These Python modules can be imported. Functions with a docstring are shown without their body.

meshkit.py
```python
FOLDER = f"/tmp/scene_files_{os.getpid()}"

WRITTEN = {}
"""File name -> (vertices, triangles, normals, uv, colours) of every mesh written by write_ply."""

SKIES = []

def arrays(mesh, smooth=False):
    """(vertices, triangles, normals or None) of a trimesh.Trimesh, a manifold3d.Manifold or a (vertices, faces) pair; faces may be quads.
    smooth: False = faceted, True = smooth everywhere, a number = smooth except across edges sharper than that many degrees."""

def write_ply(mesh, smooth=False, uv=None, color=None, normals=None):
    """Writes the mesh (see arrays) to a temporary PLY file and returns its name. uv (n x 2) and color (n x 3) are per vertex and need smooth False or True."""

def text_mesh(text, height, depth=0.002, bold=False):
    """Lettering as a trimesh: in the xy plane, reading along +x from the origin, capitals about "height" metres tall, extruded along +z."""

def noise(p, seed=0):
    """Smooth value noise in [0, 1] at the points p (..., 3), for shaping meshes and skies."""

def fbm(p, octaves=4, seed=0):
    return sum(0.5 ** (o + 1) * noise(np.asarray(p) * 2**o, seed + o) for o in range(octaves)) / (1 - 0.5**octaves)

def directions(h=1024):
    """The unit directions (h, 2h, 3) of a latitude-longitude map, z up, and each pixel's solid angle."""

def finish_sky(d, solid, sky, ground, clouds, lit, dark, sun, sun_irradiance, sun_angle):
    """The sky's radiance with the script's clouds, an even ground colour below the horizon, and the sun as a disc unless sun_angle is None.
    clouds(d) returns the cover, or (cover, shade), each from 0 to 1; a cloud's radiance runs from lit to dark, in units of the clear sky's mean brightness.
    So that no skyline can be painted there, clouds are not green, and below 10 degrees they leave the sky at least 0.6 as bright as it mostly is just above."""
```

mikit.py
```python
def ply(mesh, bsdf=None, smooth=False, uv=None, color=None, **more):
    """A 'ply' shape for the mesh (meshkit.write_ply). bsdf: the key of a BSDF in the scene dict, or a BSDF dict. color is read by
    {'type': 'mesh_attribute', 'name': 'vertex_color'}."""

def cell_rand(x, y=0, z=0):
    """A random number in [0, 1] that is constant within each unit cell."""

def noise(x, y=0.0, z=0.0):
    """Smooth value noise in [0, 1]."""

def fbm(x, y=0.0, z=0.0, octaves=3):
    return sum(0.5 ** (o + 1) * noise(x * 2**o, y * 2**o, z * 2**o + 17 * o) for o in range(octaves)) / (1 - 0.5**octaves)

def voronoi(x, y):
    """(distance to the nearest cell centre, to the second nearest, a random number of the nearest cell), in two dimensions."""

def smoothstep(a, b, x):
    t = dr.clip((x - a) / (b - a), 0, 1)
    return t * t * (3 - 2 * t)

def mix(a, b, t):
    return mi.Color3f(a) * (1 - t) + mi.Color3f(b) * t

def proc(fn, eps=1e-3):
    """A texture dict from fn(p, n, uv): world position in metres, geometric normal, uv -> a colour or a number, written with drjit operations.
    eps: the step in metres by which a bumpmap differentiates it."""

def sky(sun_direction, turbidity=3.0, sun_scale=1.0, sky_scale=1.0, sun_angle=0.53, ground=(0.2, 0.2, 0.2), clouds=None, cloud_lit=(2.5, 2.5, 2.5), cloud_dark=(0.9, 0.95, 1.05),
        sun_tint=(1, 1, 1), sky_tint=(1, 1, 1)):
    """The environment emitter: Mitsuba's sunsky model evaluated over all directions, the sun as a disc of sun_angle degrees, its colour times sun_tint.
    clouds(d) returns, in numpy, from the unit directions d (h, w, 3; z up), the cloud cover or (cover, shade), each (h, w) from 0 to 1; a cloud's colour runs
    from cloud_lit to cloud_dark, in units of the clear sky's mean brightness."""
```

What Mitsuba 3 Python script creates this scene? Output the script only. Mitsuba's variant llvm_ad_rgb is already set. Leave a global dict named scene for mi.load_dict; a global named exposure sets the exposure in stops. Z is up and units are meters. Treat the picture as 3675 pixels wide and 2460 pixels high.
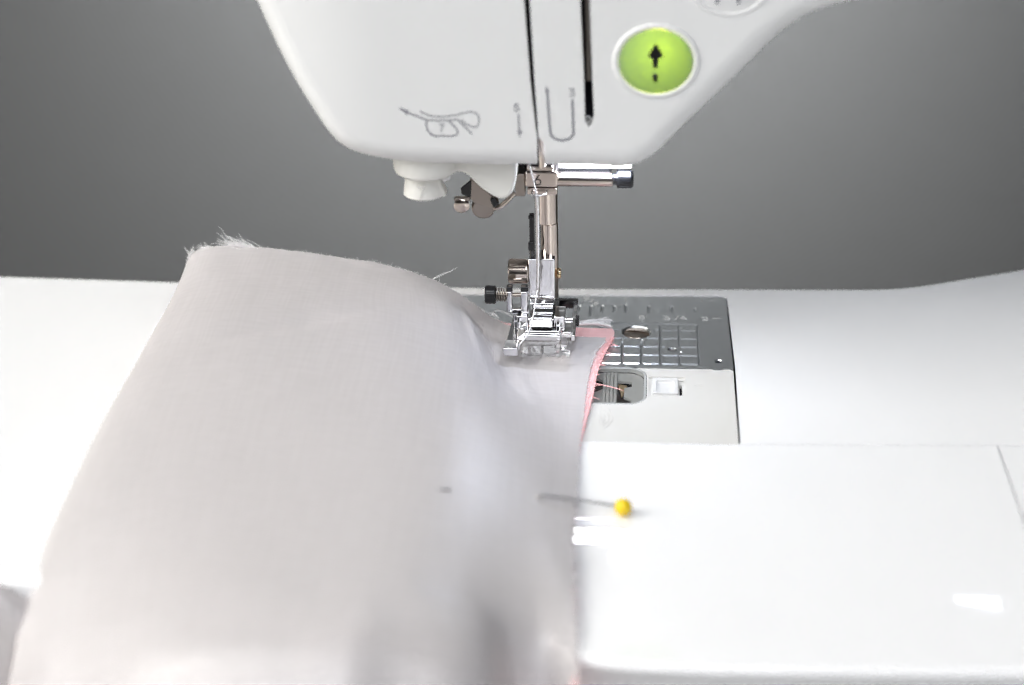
import math, random
import numpy as np
import trimesh, shapely
import manifold3d as m3
import mapbox_earcut as earcut
import drjit as dr
import mitsuba as mi
import mikit, meshkit
from shapely.geometry import Polygon, LineString, Point, box as sbox
from shapely import affinity
from scipy.ndimage import gaussian_filter
from scipy.interpolate import PchipInterpolator, CubicSpline

random.seed(4)
RNG = np.random.default_rng(4)
T = mi.ScalarTransform4f
MM = 0.001
scene, labels = {}, {}

# ------------------------------------------------------------------ camera
# all lengths below are millimetres, turned into metres when a mesh is stored.  x right, y away, z up, z = 0 the machine bed.
YAW, PITCH, ROLL = 0.07756439530831659, 0.4520604416384707, -0.019155509286776024
EYE = np.array([4.2619, -445.3112, 210.1155])
cy, sy, cp, sp = math.cos(YAW), math.sin(YAW), math.cos(PITCH), math.sin(PITCH)
FWD = np.array([-sy * cp, cy * cp, -sp])
r0 = np.array([cy, sy, 0.0])
u0 = np.cross(r0, FWD)
UP = math.cos(ROLL) * u0 - math.sin(ROLL) * r0
scene['camera'] = {
    'type': 'thinlens', 'fov': math.degrees(2 * math.atan(3675 / 2 / 6500)), 'fov_axis': 'x',
    'aperture_radius': 0.0047, 'focus_distance': 0.4690, 'near_clip': 0.02, 'far_clip': 20.0,
    'to_world': T().look_at(origin=(EYE * MM).tolist(), target=((EYE + FWD * 100) * MM).tolist(), up=UP.tolist())}
exposure = 0.0

# ------------------------------------------------------------------ lights (unseen panels and a wall spot out of view, the machine's own lamps further down)
def emitter(rgb):
    return {'type': 'area', 'radiance': {'type': 'rgb', 'value': list(rgb)}}

UNSEEN_PANELS = [  # name, centre, target, width, height, radiance
    ('unseen_softbox', (-950, -330, 640), (-30, -40, 40), 750, 750, (7.9, 7.7, 7.3)),
    ('unseen_softbox_001', (-230, -800, 1000), (0, -40, 20), 800, 550, (5.6, 5.75, 6.0)),
    ('unseen_softbox_002', (340, -1050, 560), (0, -40, 60), 600, 420, (3.6, 3.7, 3.95)),
]
UNSEEN_WALL_LIGHT = dict(pos=(-20, 260, 320), target=(-50, 620, 0), power=(4.9, 4.99, 5.03))  # out of view, placed to brighten the middle of the wall

# ------------------------------------------------------------------ materials
def rgb(*c):
    return {'type': 'rgb', 'value': list(c)}

def proc_color(fn):
    return mikit.proc(fn)

def two(b):
    return {'type': 'twosided', 'bsdf': b}

def weave_white(p, n, uv):
    # fine ribbed satin: tone differs a little from thread to thread
    x, y = uv.x * 1.0, uv.y * 1.0
    r = mikit.noise(x * 2.1, y * 0.10) * 0.5 + mikit.noise(x * 0.35, y * 1.9) * 0.5
    return mikit.mix((0.49, 0.463, 0.46), (0.532, 0.505, 0.502), r)

def weave_pink(p, n, uv):
    r = mikit.noise(uv.x * 2.1, uv.y * 0.3) * 0.5 + mikit.noise(uv.x * 0.4, uv.y * 2.3) * 0.5
    return mikit.mix((0.80, 0.47, 0.475), (0.87, 0.56, 0.56), r)

def weave_bump(p, n, uv):
    a = dr.sin(uv.x * (2 * math.pi / 0.62)) * 0.5
    b = mikit.noise(uv.x * 3.2, uv.y * 1.1) - 0.5
    return (a * 0.55 + b * 0.9) * 0.00002

def steel_grain(p, n, uv):
    g = mikit.noise(p.x * 400, p.y * 9000) * 0.5 + mikit.noise(p.x * 2500, p.y * 2500) * 0.5
    return 0.27 + 0.07 * g

def stamped(p, n, uv):
    # polished but stamped metal: slightly wavy
    return (mikit.noise(p.x * 900, p.y * 900, p.z * 900) + 0.35 * mikit.noise(p.x * 3100, p.y * 1500, p.z * 3100)) * 0.000034

def plastic_tone(p, n, uv):
    s = mikit.fbm(p.x * 30, p.y * 30, p.z * 30)
    return mikit.mix((0.755, 0.755, 0.745), (0.775, 0.775, 0.765), s)

def bed_tone(p, n, uv):
    s = mikit.fbm(p.x * 22, p.y * 22, p.z * 22)
    d1, d2, w = mikit.voronoi(p.x * 90, p.y * 90)
    speck = dr.select((w > 0.992) & (d1 < 0.045), 0.3, 0.0)     # a few specks of lint and dust
    return mikit.mix((0.87, 0.87, 0.87), (0.89, 0.89, 0.89), s) * (1 - speck)

scene['white_plastic'] = {'type': 'roughplastic', 'diffuse_reflectance': proc_color(plastic_tone), 'alpha': 0.16, 'nonlinear': False}
scene['bed_plastic'] = {'type': 'plastic', 'diffuse_reflectance': proc_color(bed_tone), 'nonlinear': False}
scene['cream_plastic'] = {'type': 'roughplastic', 'diffuse_reflectance': rgb(0.70, 0.69, 0.655), 'alpha': 0.12}
scene['ivory_plastic'] = {'type': 'roughplastic', 'diffuse_reflectance': rgb(0.80, 0.79, 0.74), 'alpha': 0.2}
scene['black_plastic'] = {'type': 'roughplastic', 'diffuse_reflectance': rgb(0.012, 0.012, 0.013), 'alpha': 0.12}
scene['dark_inside'] = two({'type': 'diffuse', 'reflectance': rgb(0.012, 0.012, 0.014)})  # near-black, stands in for shade inside slots and gaps
scene['grey_print'] = {'type': 'diffuse', 'reflectance': rgb(0.24, 0.24, 0.26)}
scene['black_print'] = {'type': 'diffuse', 'reflectance': rgb(0.015, 0.015, 0.015)}
scene['chrome'] = two({'type': 'bumpmap', 'arbitrary': mikit.proc(stamped, eps=0.00008), 'scale': 1.0, 'bsdf': {'type': 'principled', 'base_color': rgb(0.84, 0.84, 0.85), 'metallic': 1.0, 'roughness': 0.09}})
scene['dark_chrome'] = two({'type': 'bumpmap', 'arbitrary': mikit.proc(stamped, eps=0.00008), 'scale': 1.0, 'bsdf': {'type': 'principled', 'base_color': rgb(0.40, 0.40, 0.41), 'metallic': 1.0, 'roughness': 0.2}})  # darker copy of chrome for the left rail and the recess inserts
scene['nickel'] = two({'type': 'principled', 'base_color': rgb(0.60, 0.52, 0.46), 'metallic': 1.0, 'roughness': 0.17})
scene['dark_steel'] = two({'type': 'principled', 'base_color': rgb(0.34, 0.30, 0.265), 'metallic': 1.0, 'roughness': 0.3})
scene['pin_steel'] = two({'type': 'principled', 'base_color': rgb(0.42, 0.41, 0.41), 'metallic': 1.0, 'roughness': 0.16})
scene['brass'] = two({'type': 'principled', 'base_color': rgb(0.72, 0.55, 0.33), 'metallic': 1.0, 'roughness': 0.2})
scene['plate_steel'] = {'type': 'principled', 'base_color': rgb(0.76, 0.79, 0.81), 'metallic': 1.0, 'roughness': mikit.proc(steel_grain)}
scene['etched_steel'] = {'type': 'diffuse', 'reflectance': rgb(0.62, 0.62, 0.61)}
scene['needle_steel'] = two({'type': 'principled', 'base_color': rgb(0.58, 0.555, 0.54), 'metallic': 1.0, 'roughness': 0.25})
scene['clear_plastic'] = {'type': 'dielectric', 'int_ior': 1.49}
scene['clear_sheet'] = {'type': 'thindielectric', 'int_ior': 1.5}
scene['smoke_plastic'] = {'type': 'roughplastic', 'diffuse_reflectance': rgb(0.42, 0.43, 0.42), 'alpha': 0.1}
scene['white_satin'] = two({'type': 'bumpmap', 'arbitrary': mikit.proc(weave_bump, eps=0.05), 'scale': 1.0,
                            'bsdf': {'type': 'principled', 'base_color': proc_color(weave_white), 'roughness': 0.40, 'specular': 0.6, 'sheen': 0.3}})
scene['pink_satin'] = two({'type': 'principled', 'base_color': proc_color(weave_pink), 'roughness': 0.55, 'specular': 0.4, 'sheen': 0.4})
scene['white_yarn'] = two({'type': 'principled', 'base_color': rgb(0.80, 0.79, 0.79), 'roughness': 0.5, 'sheen': 0.5})
scene['pink_yarn'] = two({'type': 'principled', 'base_color': rgb(0.85, 0.47, 0.47), 'roughness': 0.5, 'sheen': 0.5})
scene['yellow_glass'] = {'type': 'roughplastic', 'diffuse_reflectance': rgb(0.85, 0.60, 0.008), 'alpha': 0.08}
scene['green_cap'] = {'type': 'principledthin', 'base_color': rgb(0.29, 0.41, 0.23), 'roughness': 0.3, 'diff_trans': 1.0, 'spec_trans': 0.0}
scene['wall_paint'] = two({'type': 'diffuse', 'reflectance': rgb(0.125, 0.1265, 0.127)})
scene['table_wood'] = {'type': 'roughplastic', 'diffuse_reflectance': rgb(0.55, 0.55, 0.54), 'alpha': 0.2}
scene['black_cloth'] = two({'type': 'diffuse', 'reflectance': rgb(0.02, 0.02, 0.02)})

# ------------------------------------------------------------------ helpers
def as_mesh(m):
    if hasattr(m, 'to_mesh'):
        q = m.to_mesh()
        return trimesh.Trimesh(np.array(q.vert_properties[:, :3], float), np.array(q.tri_verts), process=False)
    return m

SHIFT = np.zeros(3)

def add(key, mesh, bsdf, smooth=32, label=None, kind=None, uv=None, emit=None, **more):
    """One entry of the scene; a name that is taken gets the next three-digit number."""
    base, k = key, 1
    while key in scene:
        key = f'{base}_{k:03d}'
        k += 1
    mesh = as_mesh(mesh)
    mesh = trimesh.Trimesh((np.array(mesh.vertices) + SHIFT) * MM, np.array(mesh.faces), process=False)
    d = mikit.ply(mesh, bsdf, smooth=smooth, uv=uv)
    if emit is not None:
        d['emitter'] = emit
    scene[key] = d
    note = {}
    if label:
        note['label'] = label
    if kind:
        note['kind'] = kind
    if note:
        labels[key] = note
    return key

def thing(key, label, category, group=None):
    labels[key] = {'label': label, 'category': category}
    if group:
        labels[key]['group'] = group
    return key

def M(mesh):
    return m3.Manifold(m3.Mesh(np.asarray(mesh.vertices, np.float32), np.asarray(mesh.faces, np.uint32)))

def cube(x0, x1, y0, y1, z0, z1):
    return m3.Manifold.cube([x1 - x0, y1 - y0, z1 - z0]).translate([x0, y0, z0])

def rbox(x0, x1, y0, y1, z0, z1, r=0.25, seg=12):
    """A box with rounded edges: the hull of eight small spheres."""
    r = min(r, (x1 - x0) / 2.01, (y1 - y0) / 2.01, (z1 - z0) / 2.01)
    s = m3.Manifold.sphere(r, seg)
    return m3.Manifold.batch_hull([s.translate([x, y, z]) for x in (x0 + r, x1 - r) for y in (y0 + r, y1 - r) for z in (z0 + r, z1 - r)])

def hull_pts(pts, r=0.2, seg=10):
    s = m3.Manifold.sphere(r, seg)
    return m3.Manifold.batch_hull([s.translate(list(map(float, p))) for p in pts])

def cyl(p0, p1, r0, r1=None, seg=40):
    p0, p1 = np.array(p0, float), np.array(p1, float)
    d = p1 - p0
    L = np.linalg.norm(d)
    c = m3.Manifold.cylinder(L, r0, r0 if r1 is None else r1, seg)
    z = d / L
    x = np.cross([0, 1, 0] if abs(z[1]) < 0.9 else [1, 0, 0], z)
    x /= np.linalg.norm(x)
    y = np.cross(z, x)
    return c.transform(np.column_stack([x, y, z, p0]).astype(np.float64))

def lathe(profile, p0, p1, seg=48):
    """Turned piece: profile [(distance along p0->p1, radius)], closed on the axis at both ends."""
    p0, p1 = np.array(p0, float), np.array(p1, float)
    z = (p1 - p0) / np.linalg.norm(p1 - p0)
    x = np.cross([0, 1, 0] if abs(z[1]) < 0.9 else [1, 0, 0], z)
    x /= np.linalg.norm(x)
    y = np.cross(z, x)
    cs = m3.CrossSection([[[0.0, profile[0][0]]] + [[r, a] for a, r in profile] + [[0.0, profile[-1][0]]]])
    return m3.Manifold.revolve(cs, seg).transform(np.column_stack([x, y, z, p0]).astype(np.float64))

def tube(points, radius, sides=7, cap=True):
    p = np.asarray(points, float)
    t = np.gradient(p, axis=0)
    t /= np.linalg.norm(t, axis=1, keepdims=True) + 1e-12
    n = np.zeros_like(p)
    ref = np.array([0, 0, 1.0]) if abs(t[0, 2]) < 0.9 else np.array([1.0, 0, 0])
    for i in range(len(p)):
        ref = ref - t[i] * (ref @ t[i])
        ref /= np.linalg.norm(ref)
        n[i] = ref
    b = np.cross(t, n)
    rad = np.broadcast_to(np.asarray(radius, float), (len(p),))
    a = np.arange(sides) * 2 * math.pi / sides
    v = p[:, None] + rad[:, None, None] * (np.cos(a)[None, :, None] * n[:, None] + np.sin(a)[None, :, None] * b[:, None])
    f = []
    for i in range(len(p) - 1):
        for j in range(sides):
            q = [i * sides + j, i * sides + (j + 1) % sides, (i + 1) * sides + (j + 1) % sides, (i + 1) * sides + j]
            f += [[q[0], q[1], q[2]], [q[0], q[2], q[3]]]
    v = v.reshape(-1, 3)
    if cap:
        c0, c1 = len(v), len(v) + 1
        v = np.vstack([v, p[0], p[-1]])
        e = (len(p) - 1) * sides
        for j in range(sides):
            f += [[c0, (j + 1) % sides, j], [c1, e + j, e + (j + 1) % sides]]
    return trimesh.Trimesh(v, np.array(f), process=False)

def spline(points, n):
    p = np.asarray(points, float)
    s = np.r_[0, np.cumsum(np.linalg.norm(np.diff(p, axis=0), axis=1))]
    return CubicSpline(s, p)(np.linspace(0, s[-1], n))

def inset_solid(outline, profile, far, scale=None, tuck=None):
    """A solid whose outline (n, 2; counter-clockwise) steps in along its normals: profile [(inset, height)] from the wall to the flat top, far = height of the flat back."""
    o = np.asarray(outline, float) + np.random.default_rng(7).normal(0, 0.0004, np.shape(outline))      # no three points exactly in line
    e = np.roll(o, -1, 0) - np.roll(o, 1, 0)
    n = np.stack([-e[:, 1], e[:, 0]], 1)
    n /= np.linalg.norm(n, axis=1, keepdims=True)
    rings = [np.column_stack([o, np.full(len(o), far)])] + [np.column_stack([o + n * d, np.full(len(o), h)]) for d, h in profile]
    if tuck is not None:
        rings[1][:, :2] = o + n * tuck[:, None]
    if scale is not None:                       # a tighter rounding where scale is below 1
        zt = profile[-1][1]
        for r_, (d, h_) in zip(rings[2:], profile[1:]):
            r_[:, :2] = o + n * d * scale[:, None]
            r_[:, 2] = zt - (zt - h_) * scale
    N, f = len(o), []
    v = np.vstack(rings)
    for k in range(len(rings) - 1):
        for i in range(N):
            j = (i + 1) % N
            a, b, c, d = k * N + i, k * N + j, (k + 1) * N + j, (k + 1) * N + i
            f += [[a, b, c], [a, c, d]]
    top = earcut.triangulate_float64(rings[-1][:, :2].copy(), np.array([N], np.uint32)).reshape(-1, 3)
    bot = earcut.triangulate_float64(rings[0][:, :2].copy(), np.array([N], np.uint32)).reshape(-1, 3)
    def orient(t, r, sgn):
        a, b, c = (r[t[:, i], :2] for i in range(3))
        area = (b[:, 0] - a[:, 0]) * (c[:, 1] - a[:, 1]) - (b[:, 1] - a[:, 1]) * (c[:, 0] - a[:, 0])
        t = t.astype(int).copy()
        flip = area * sgn < 0
        t[flip] = t[flip][:, ::-1]
        return t
    f = np.vstack([np.array(f), orient(top, rings[-1], 1) + (len(rings) - 1) * N, orient(bot, rings[0], -1)])
    m = trimesh.Trimesh(v, f, process=False)
    return m if far < profile[-1][1] else trimesh.Trimesh(v, f[:, ::-1], process=False)

def resample(pts, step):
    ls = LineString(np.vstack([pts, pts[:1]]))
    k = max(8, int(ls.length / step))
    return np.array([ls.interpolate(i / k, normalized=True).coords[0] for i in range(k)])

def rounded(pts, r, res=8):
    """A polygon with its corners rounded."""
    q = Polygon(pts)
    return q.buffer(-r).buffer(r, quad_segs=res)

def ccw(poly):
    return np.array(shapely.geometry.polygon.orient(poly, 1.0).exterior.coords)[:-1]

def extrude(poly, h):
    polys = getattr(poly, 'geoms', [poly])
    return trimesh.util.concatenate([trimesh.creation.extrude_polygon(g, h, engine='earcut') for g in polys])

# =================================================================== the setting
wall = trimesh.Trimesh(np.array([[-2600, 620, -1200], [2600, 620, -1200], [2600, 620, 1600], [-2600, 620, 1600]], float), np.array([[0, 1, 2], [0, 2, 3]]), process=False)
add('wall', wall, 'wall_paint', smooth=False, kind='structure')
table = rbox(-700, 900, -700, 60, -100, -72, 4)
add('table', table, 'table_wood', kind='structure')

for i, (name, c, t, w, h, L) in enumerate(UNSEEN_PANELS):
    c, t = np.array(c, float), np.array(t, float)
    d = (t - c) / np.linalg.norm(t - c)
    x = np.cross(d, [0, 0, 1.0]); x /= np.linalg.norm(x)
    y = np.cross(x, d)
    q = np.array([c - x * w / 2 - y * h / 2, c + x * w / 2 - y * h / 2, c + x * w / 2 + y * h / 2, c - x * w / 2 + y * h / 2])
    panel = trimesh.Trimesh(q, np.array([[0, 2, 1], [0, 3, 2]]), process=False)
    if panel.face_normals[0] @ d < 0:
        panel = trimesh.Trimesh(q, np.array([[0, 1, 2], [0, 2, 3]]), process=False)
    thing(name, ['large square light panel out of view, lighting the machine from the left', 'wide light panel out of view above, lighting the bed and cloth', 'small light panel out of view, lighting the front of the head'][i], 'studio light')
    add(name + '__diffuser', panel, 'wall_paint', smooth=False, emit=emitter(L))
    back = [p - d * 8 for p in q] + [c - d * 260 + sx * x * 60 + sy_ * y * 60 for sx in (-1, 1) for sy_ in (-1, 1)]
    add(name + '__shell', hull_pts(back, 2), 'black_cloth', smooth=False)
wl = UNSEEN_WALL_LIGHT
scene['unseen_wall_spot'] = {'type': 'spot', 'intensity': rgb(*wl['power']), 'cutoff_angle': 41, 'beam_width': 2,
                      'to_world': T().look_at(origin=[q * MM for q in wl['pos']], target=[q * MM for q in wl['target']], up=[0, 0.3, 1])}

# =================================================================== sewing machine
SM = thing('sewing_machine', 'white sewing machine with a lit green button, its foot over the pale fabric', 'sewing machine')

# ---- head: face outline in x, z, front plane at y = -38, rounded rim
face = [(-25, 59.4), (-8, 59.2), (-1, 59.0), (2.5, 59.3), (5.4, 60.6), (8.3, 62.9), (11.2, 65.8), (16.9, 71.4), (22.6, 77.2), (28.1, 83.1), (33.6, 89.1), (37.7, 93.0), (41.8, 95.8), (47.3, 98.0),
        (54, 99.6), (70, 103.5), (90, 108), (120, 113), (240, 116), (240, 190), (-118, 190), (-104, 140), (-95.5, 120), (-87.9, 99.2), (-85.4, 92.9), (-82.3, 85.5), (-78.8, 78.3), (-74.8, 71.4),
        (-71.8, 66.9), (-69.2, 64.2), (-66.3, 62.6), (-62.6, 61.5), (-57.1, 60.5), (-49.6, 59.8), (-40.3, 59.5)]
o = resample(ccw(Polygon(face).buffer(-9).buffer(9, quad_segs=16)), 1.6)
o[:, 1] -= 1.2 + 0.9 * np.clip((70 - o[:, 1]) / 6, 0, 1)
for _ in range(3):
    o = 0.25 * np.roll(o, 1, 0) + 0.5 * o + 0.25 * np.roll(o, -1, 0)
R = 6.0
prof = [(R * (1 - math.cos(a)), -38 + R * (1 - math.sin(a))) for a in np.linspace(0, math.pi / 2, 9)]
h = inset_solid(o, prof, 70.0)
hv = np.array(h.vertices)[:, [0, 2, 1]]           # (x, z, y) -> (x, y, z)
h = trimesh.Trimesh(hv, np.array(h.faces)[:, ::-1], process=False)
if h.volume < 0:
    h.invert()
head = M(h).refine_to_length(4.0)
def slot(pts, y0=-60, y1=-24):
    pp = ccw(Polygon(pts))
    q = m3.CrossSection([pp.tolist()]).extrude(y1 - y0)
    return q.transform(np.array([[1, 0, 0, 0], [0, 0, -1, y1], [0, 1, 0, 0]], float))
slotL = slot([(-23.8, 118), (-22.4, 118), (-21.8, 99.2), (-20.9, 79), (-20.3, 69), (-20.2, 66), (-18.9, 64.9), (-18.7, 55), (-20.6, 55), (-20.6, 66), (-21.3, 73), (-21.9, 79), (-23.15, 99.2)])
slotR = slot([(-10.5, 118), (-8.2, 118), (-8.05, 99.3), (-7.45, 81.5), (-7.0, 71.4), (-7.6, 69.2), (-8.3, 68.6), (-9.1, 70.0), (-9.45, 81.5), (-10.25, 99.3)])
button_well = slot(Point(7.35, 84.8).buffer(7.6).exterior.coords[:-1], -50, -33.5)
cavity = cube(-27, -3, -35.5, 30, 50, 125)
head = head - slotL - slotR - cavity - button_well
hm = as_mesh(head)
v = np.array(hm.vertices)
left = np.clip((-58 - v[:, 0]) / 40, 0, 1.4)
fr = np.clip((20 - v[:, 1]) / 58, 0, 1)
v[:, 1] += 9.0 * left ** 2 * fr                  # the face curves away towards the left
hm = trimesh.Trimesh(v, hm.faces, process=False)
add(SM + '__head', hm, 'white_plastic', smooth=30, label='white head cover with two threading slots')
add(SM + '__head__slot_shade', cube(-26.9, -3.1, -31, 29, 62, 124), 'dark_inside', smooth=False)  # near-black box stands in for the shade inside the hollow head
add(SM + '__head__take_up_lever', hull_pts([(-8.6, -33.5, 79.0), (-8.2, -33.5, 79.0), (-9.1, -33, 100), (-8.5, -33, 100)], 0.5), 'dark_steel')
add(SM + '__head__slot_hook', hull_pts([(-8.5, -37.2, 69.4), (-7.7, -37.2, 70.4), (-8.5, -37.0, 70.9)], 0.3), 'chrome')
add(SM + '__head__thread_guide', cyl((-19.55, -33.0, 56.5), (-19.9, -33.0, 66), 0.75), 'nickel')

def print_face(poly, t=0.12, y=-38.0):
    """Flat print lying on the face: a shapely polygon in x, z."""
    q = extrude(poly, t)
    vv = np.array(q.vertices)
    return trimesh.Trimesh(np.column_stack([vv[:, 0], y - vv[:, 2] - 0.02, vv[:, 1]]), np.array(q.faces), process=False)

def line(pts, w, smooth=True):
    p = np.array(pts, float)
    if smooth and len(p) > 2:
        p = spline(p, 40)
    return LineString(p).buffer(w / 2, cap_style=1)

def text_xz(s, height, x, z, y=-38.0, t=0.12, bold=False):
    q = meshkit.text_mesh(s, height, t, bold)
    vv = np.array(q.vertices)
    vv[:, 0] -= vv[:, 0].min()
    return trimesh.Trimesh(np.column_stack([vv[:, 0] + x, y - vv[:, 2] - 0.02, vv[:, 1] + z]), np.array(q.faces), process=False)

add(SM + '__head__printed_lever', print_face(line([(-52.6, 72.7), (-51.3, 72.0), (-46.7, 70.2), (-44.0, 70.0), (-41.1, 70.1), (-39.4, 70.4), (-36.1, 66.9)], 0.38, False)
    .union(Polygon([(-53.0, 73.0), (-51.0, 72.4), (-51.3, 71.6)]).buffer(0.15)).union(line([(-48.1, 72.3), (-46.4, 71.4), (-43.5, 71.0), (-41.0, 71.2), (-37.5, 72.0), (-35.2, 72.1), (-34.4, 71.2), (-34.3, 69.6), (-34.7, 68.6), (-35.6, 68.5), (-38.2, 70.3)], 0.34))
    .union(line([(-46.6, 70.0), (-46.3, 67.2), (-45.5, 66.4), (-43, 66.25), (-40.3, 66.3), (-39.35, 66.9), (-39.5, 67.7), (-41.1, 69.8)], 0.42))), 'grey_print', smooth=False, label='grey needle threader diagram')
add(SM + '__head__printed_number', text_xz('7', 1.8, -43.8, 67.35, bold=True), 'grey_print', smooth=False, label='grey number 7')
add(SM + '__head__printed_number', text_xz('5', 1.9, -25.9, 72.4, bold=True), 'grey_print', smooth=False, label='grey number 5')
add(SM + '__head__printed_arrow', print_face(line([(-24.85, 71.6), (-24.65, 67.2)], 0.42, False).union(Polygon([(-25.2, 67.6), (-24.0, 67.6), (-24.58, 66.0)]))), 'grey_print', smooth=False)
add(SM + '__head__printed_thread_path', print_face(line([(-18.0, 77.4), (-17.6, 70.5), (-17.35, 67.6)], 0.62, False).union(line([(-17.35, 67.8), (-16.8, 66.2), (-15.5, 65.45), (-13.6, 65.45), (-12.3, 66.2), (-11.85, 67.8)], 0.62))
    .union(line([(-11.85, 67.6), (-12.1, 75.2)], 0.62, False)).union(Polygon([(-18.6, 77.2), (-17.4, 77.2), (-18.1, 78.8)]))), 'grey_print', smooth=False, label='grey U shaped threading path')
add(SM + '__head__printed_number', text_xz('3', 1.9, -12.9, 76.2, bold=True), 'grey_print', smooth=False, label='grey number 3')

# ---- lit green button
bc, br = (7.35, 84.8), 8.5
def dome(rr):
    return -38.4 - 1.7 * (1 - (rr / br) ** 2)
def disc_mesh(r_out, fn, nr=14, na=72, cx=bc[0], cz=bc[1]):
    vv, ff = [(cx, fn(0), cz)], []
    for i in range(1, nr + 1):
        rr = r_out * i / nr
        for j in range(na):
            a = 2 * math.pi * j / na
            vv.append((cx + rr * math.cos(a), fn(rr), cz + rr * 0.89 * math.sin(a)))
    for j in range(na):
        ff.append((0, 1 + j, 1 + (j + 1) % na))
    for i in range(nr - 1):
        for j in range(na):
            a, b = 1 + i * na + j, 1 + i * na + (j + 1) % na
            ff += [(a, a + na, b + na), (a, b + na, b)]
    return trimesh.Trimesh(np.array(vv), np.array(ff), process=False)
def ring_xz(r_in, r_out, hgt, cx, cz, na=96, zs=0.89):
    """A raised rounded collar on the face."""
    vv, ff, P = [], [], []
    for k in range(9):
        t = math.pi * k / 8
        P.append(((r_in + r_out) / 2 - (r_out - r_in) / 2 * math.cos(t), -37.9 - hgt * math.sin(t)))
    for j in range(na):
        a = 2 * math.pi * j / na
        for rr, yy in P:
            vv.append((cx + rr * math.cos(a), yy, cz + rr * zs * math.sin(a)))
    n = len(P)
    for j in range(na):
        for k in range(n - 1):
            a, b = j * n + k, ((j + 1) % na) * n + k
            ff += [(a, b, b + 1), (a, b + 1, a + 1)]
    q = trimesh.Trimesh(np.array(vv), np.array(ff), process=False)
    if q.face_normals[n // 2 * 2][1] > 0:
        q.invert()
    return q
BT = SM + '__start_button'
add(BT, disc_mesh(br, dome), 'green_cap', smooth=True, label='round green start and stop button, lit from inside')
add(BT + '__collar', ring_xz(br + 0.1, br + 1.7, 0.7, *bc), 'white_plastic', smooth=True)
led = trimesh.creation.icosphere(subdivisions=2, radius=0.9)
led.apply_translation([bc[0] + 0.6, -35.6, bc[1] + 2.0])
scene['led_body'] = {'type': 'diffuse', 'reflectance': rgb(0.4, 0.4, 0.4)}
add(BT + '__led', led, 'led_body', smooth=True, emit=emitter((54, 56, 2.0)))
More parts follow.
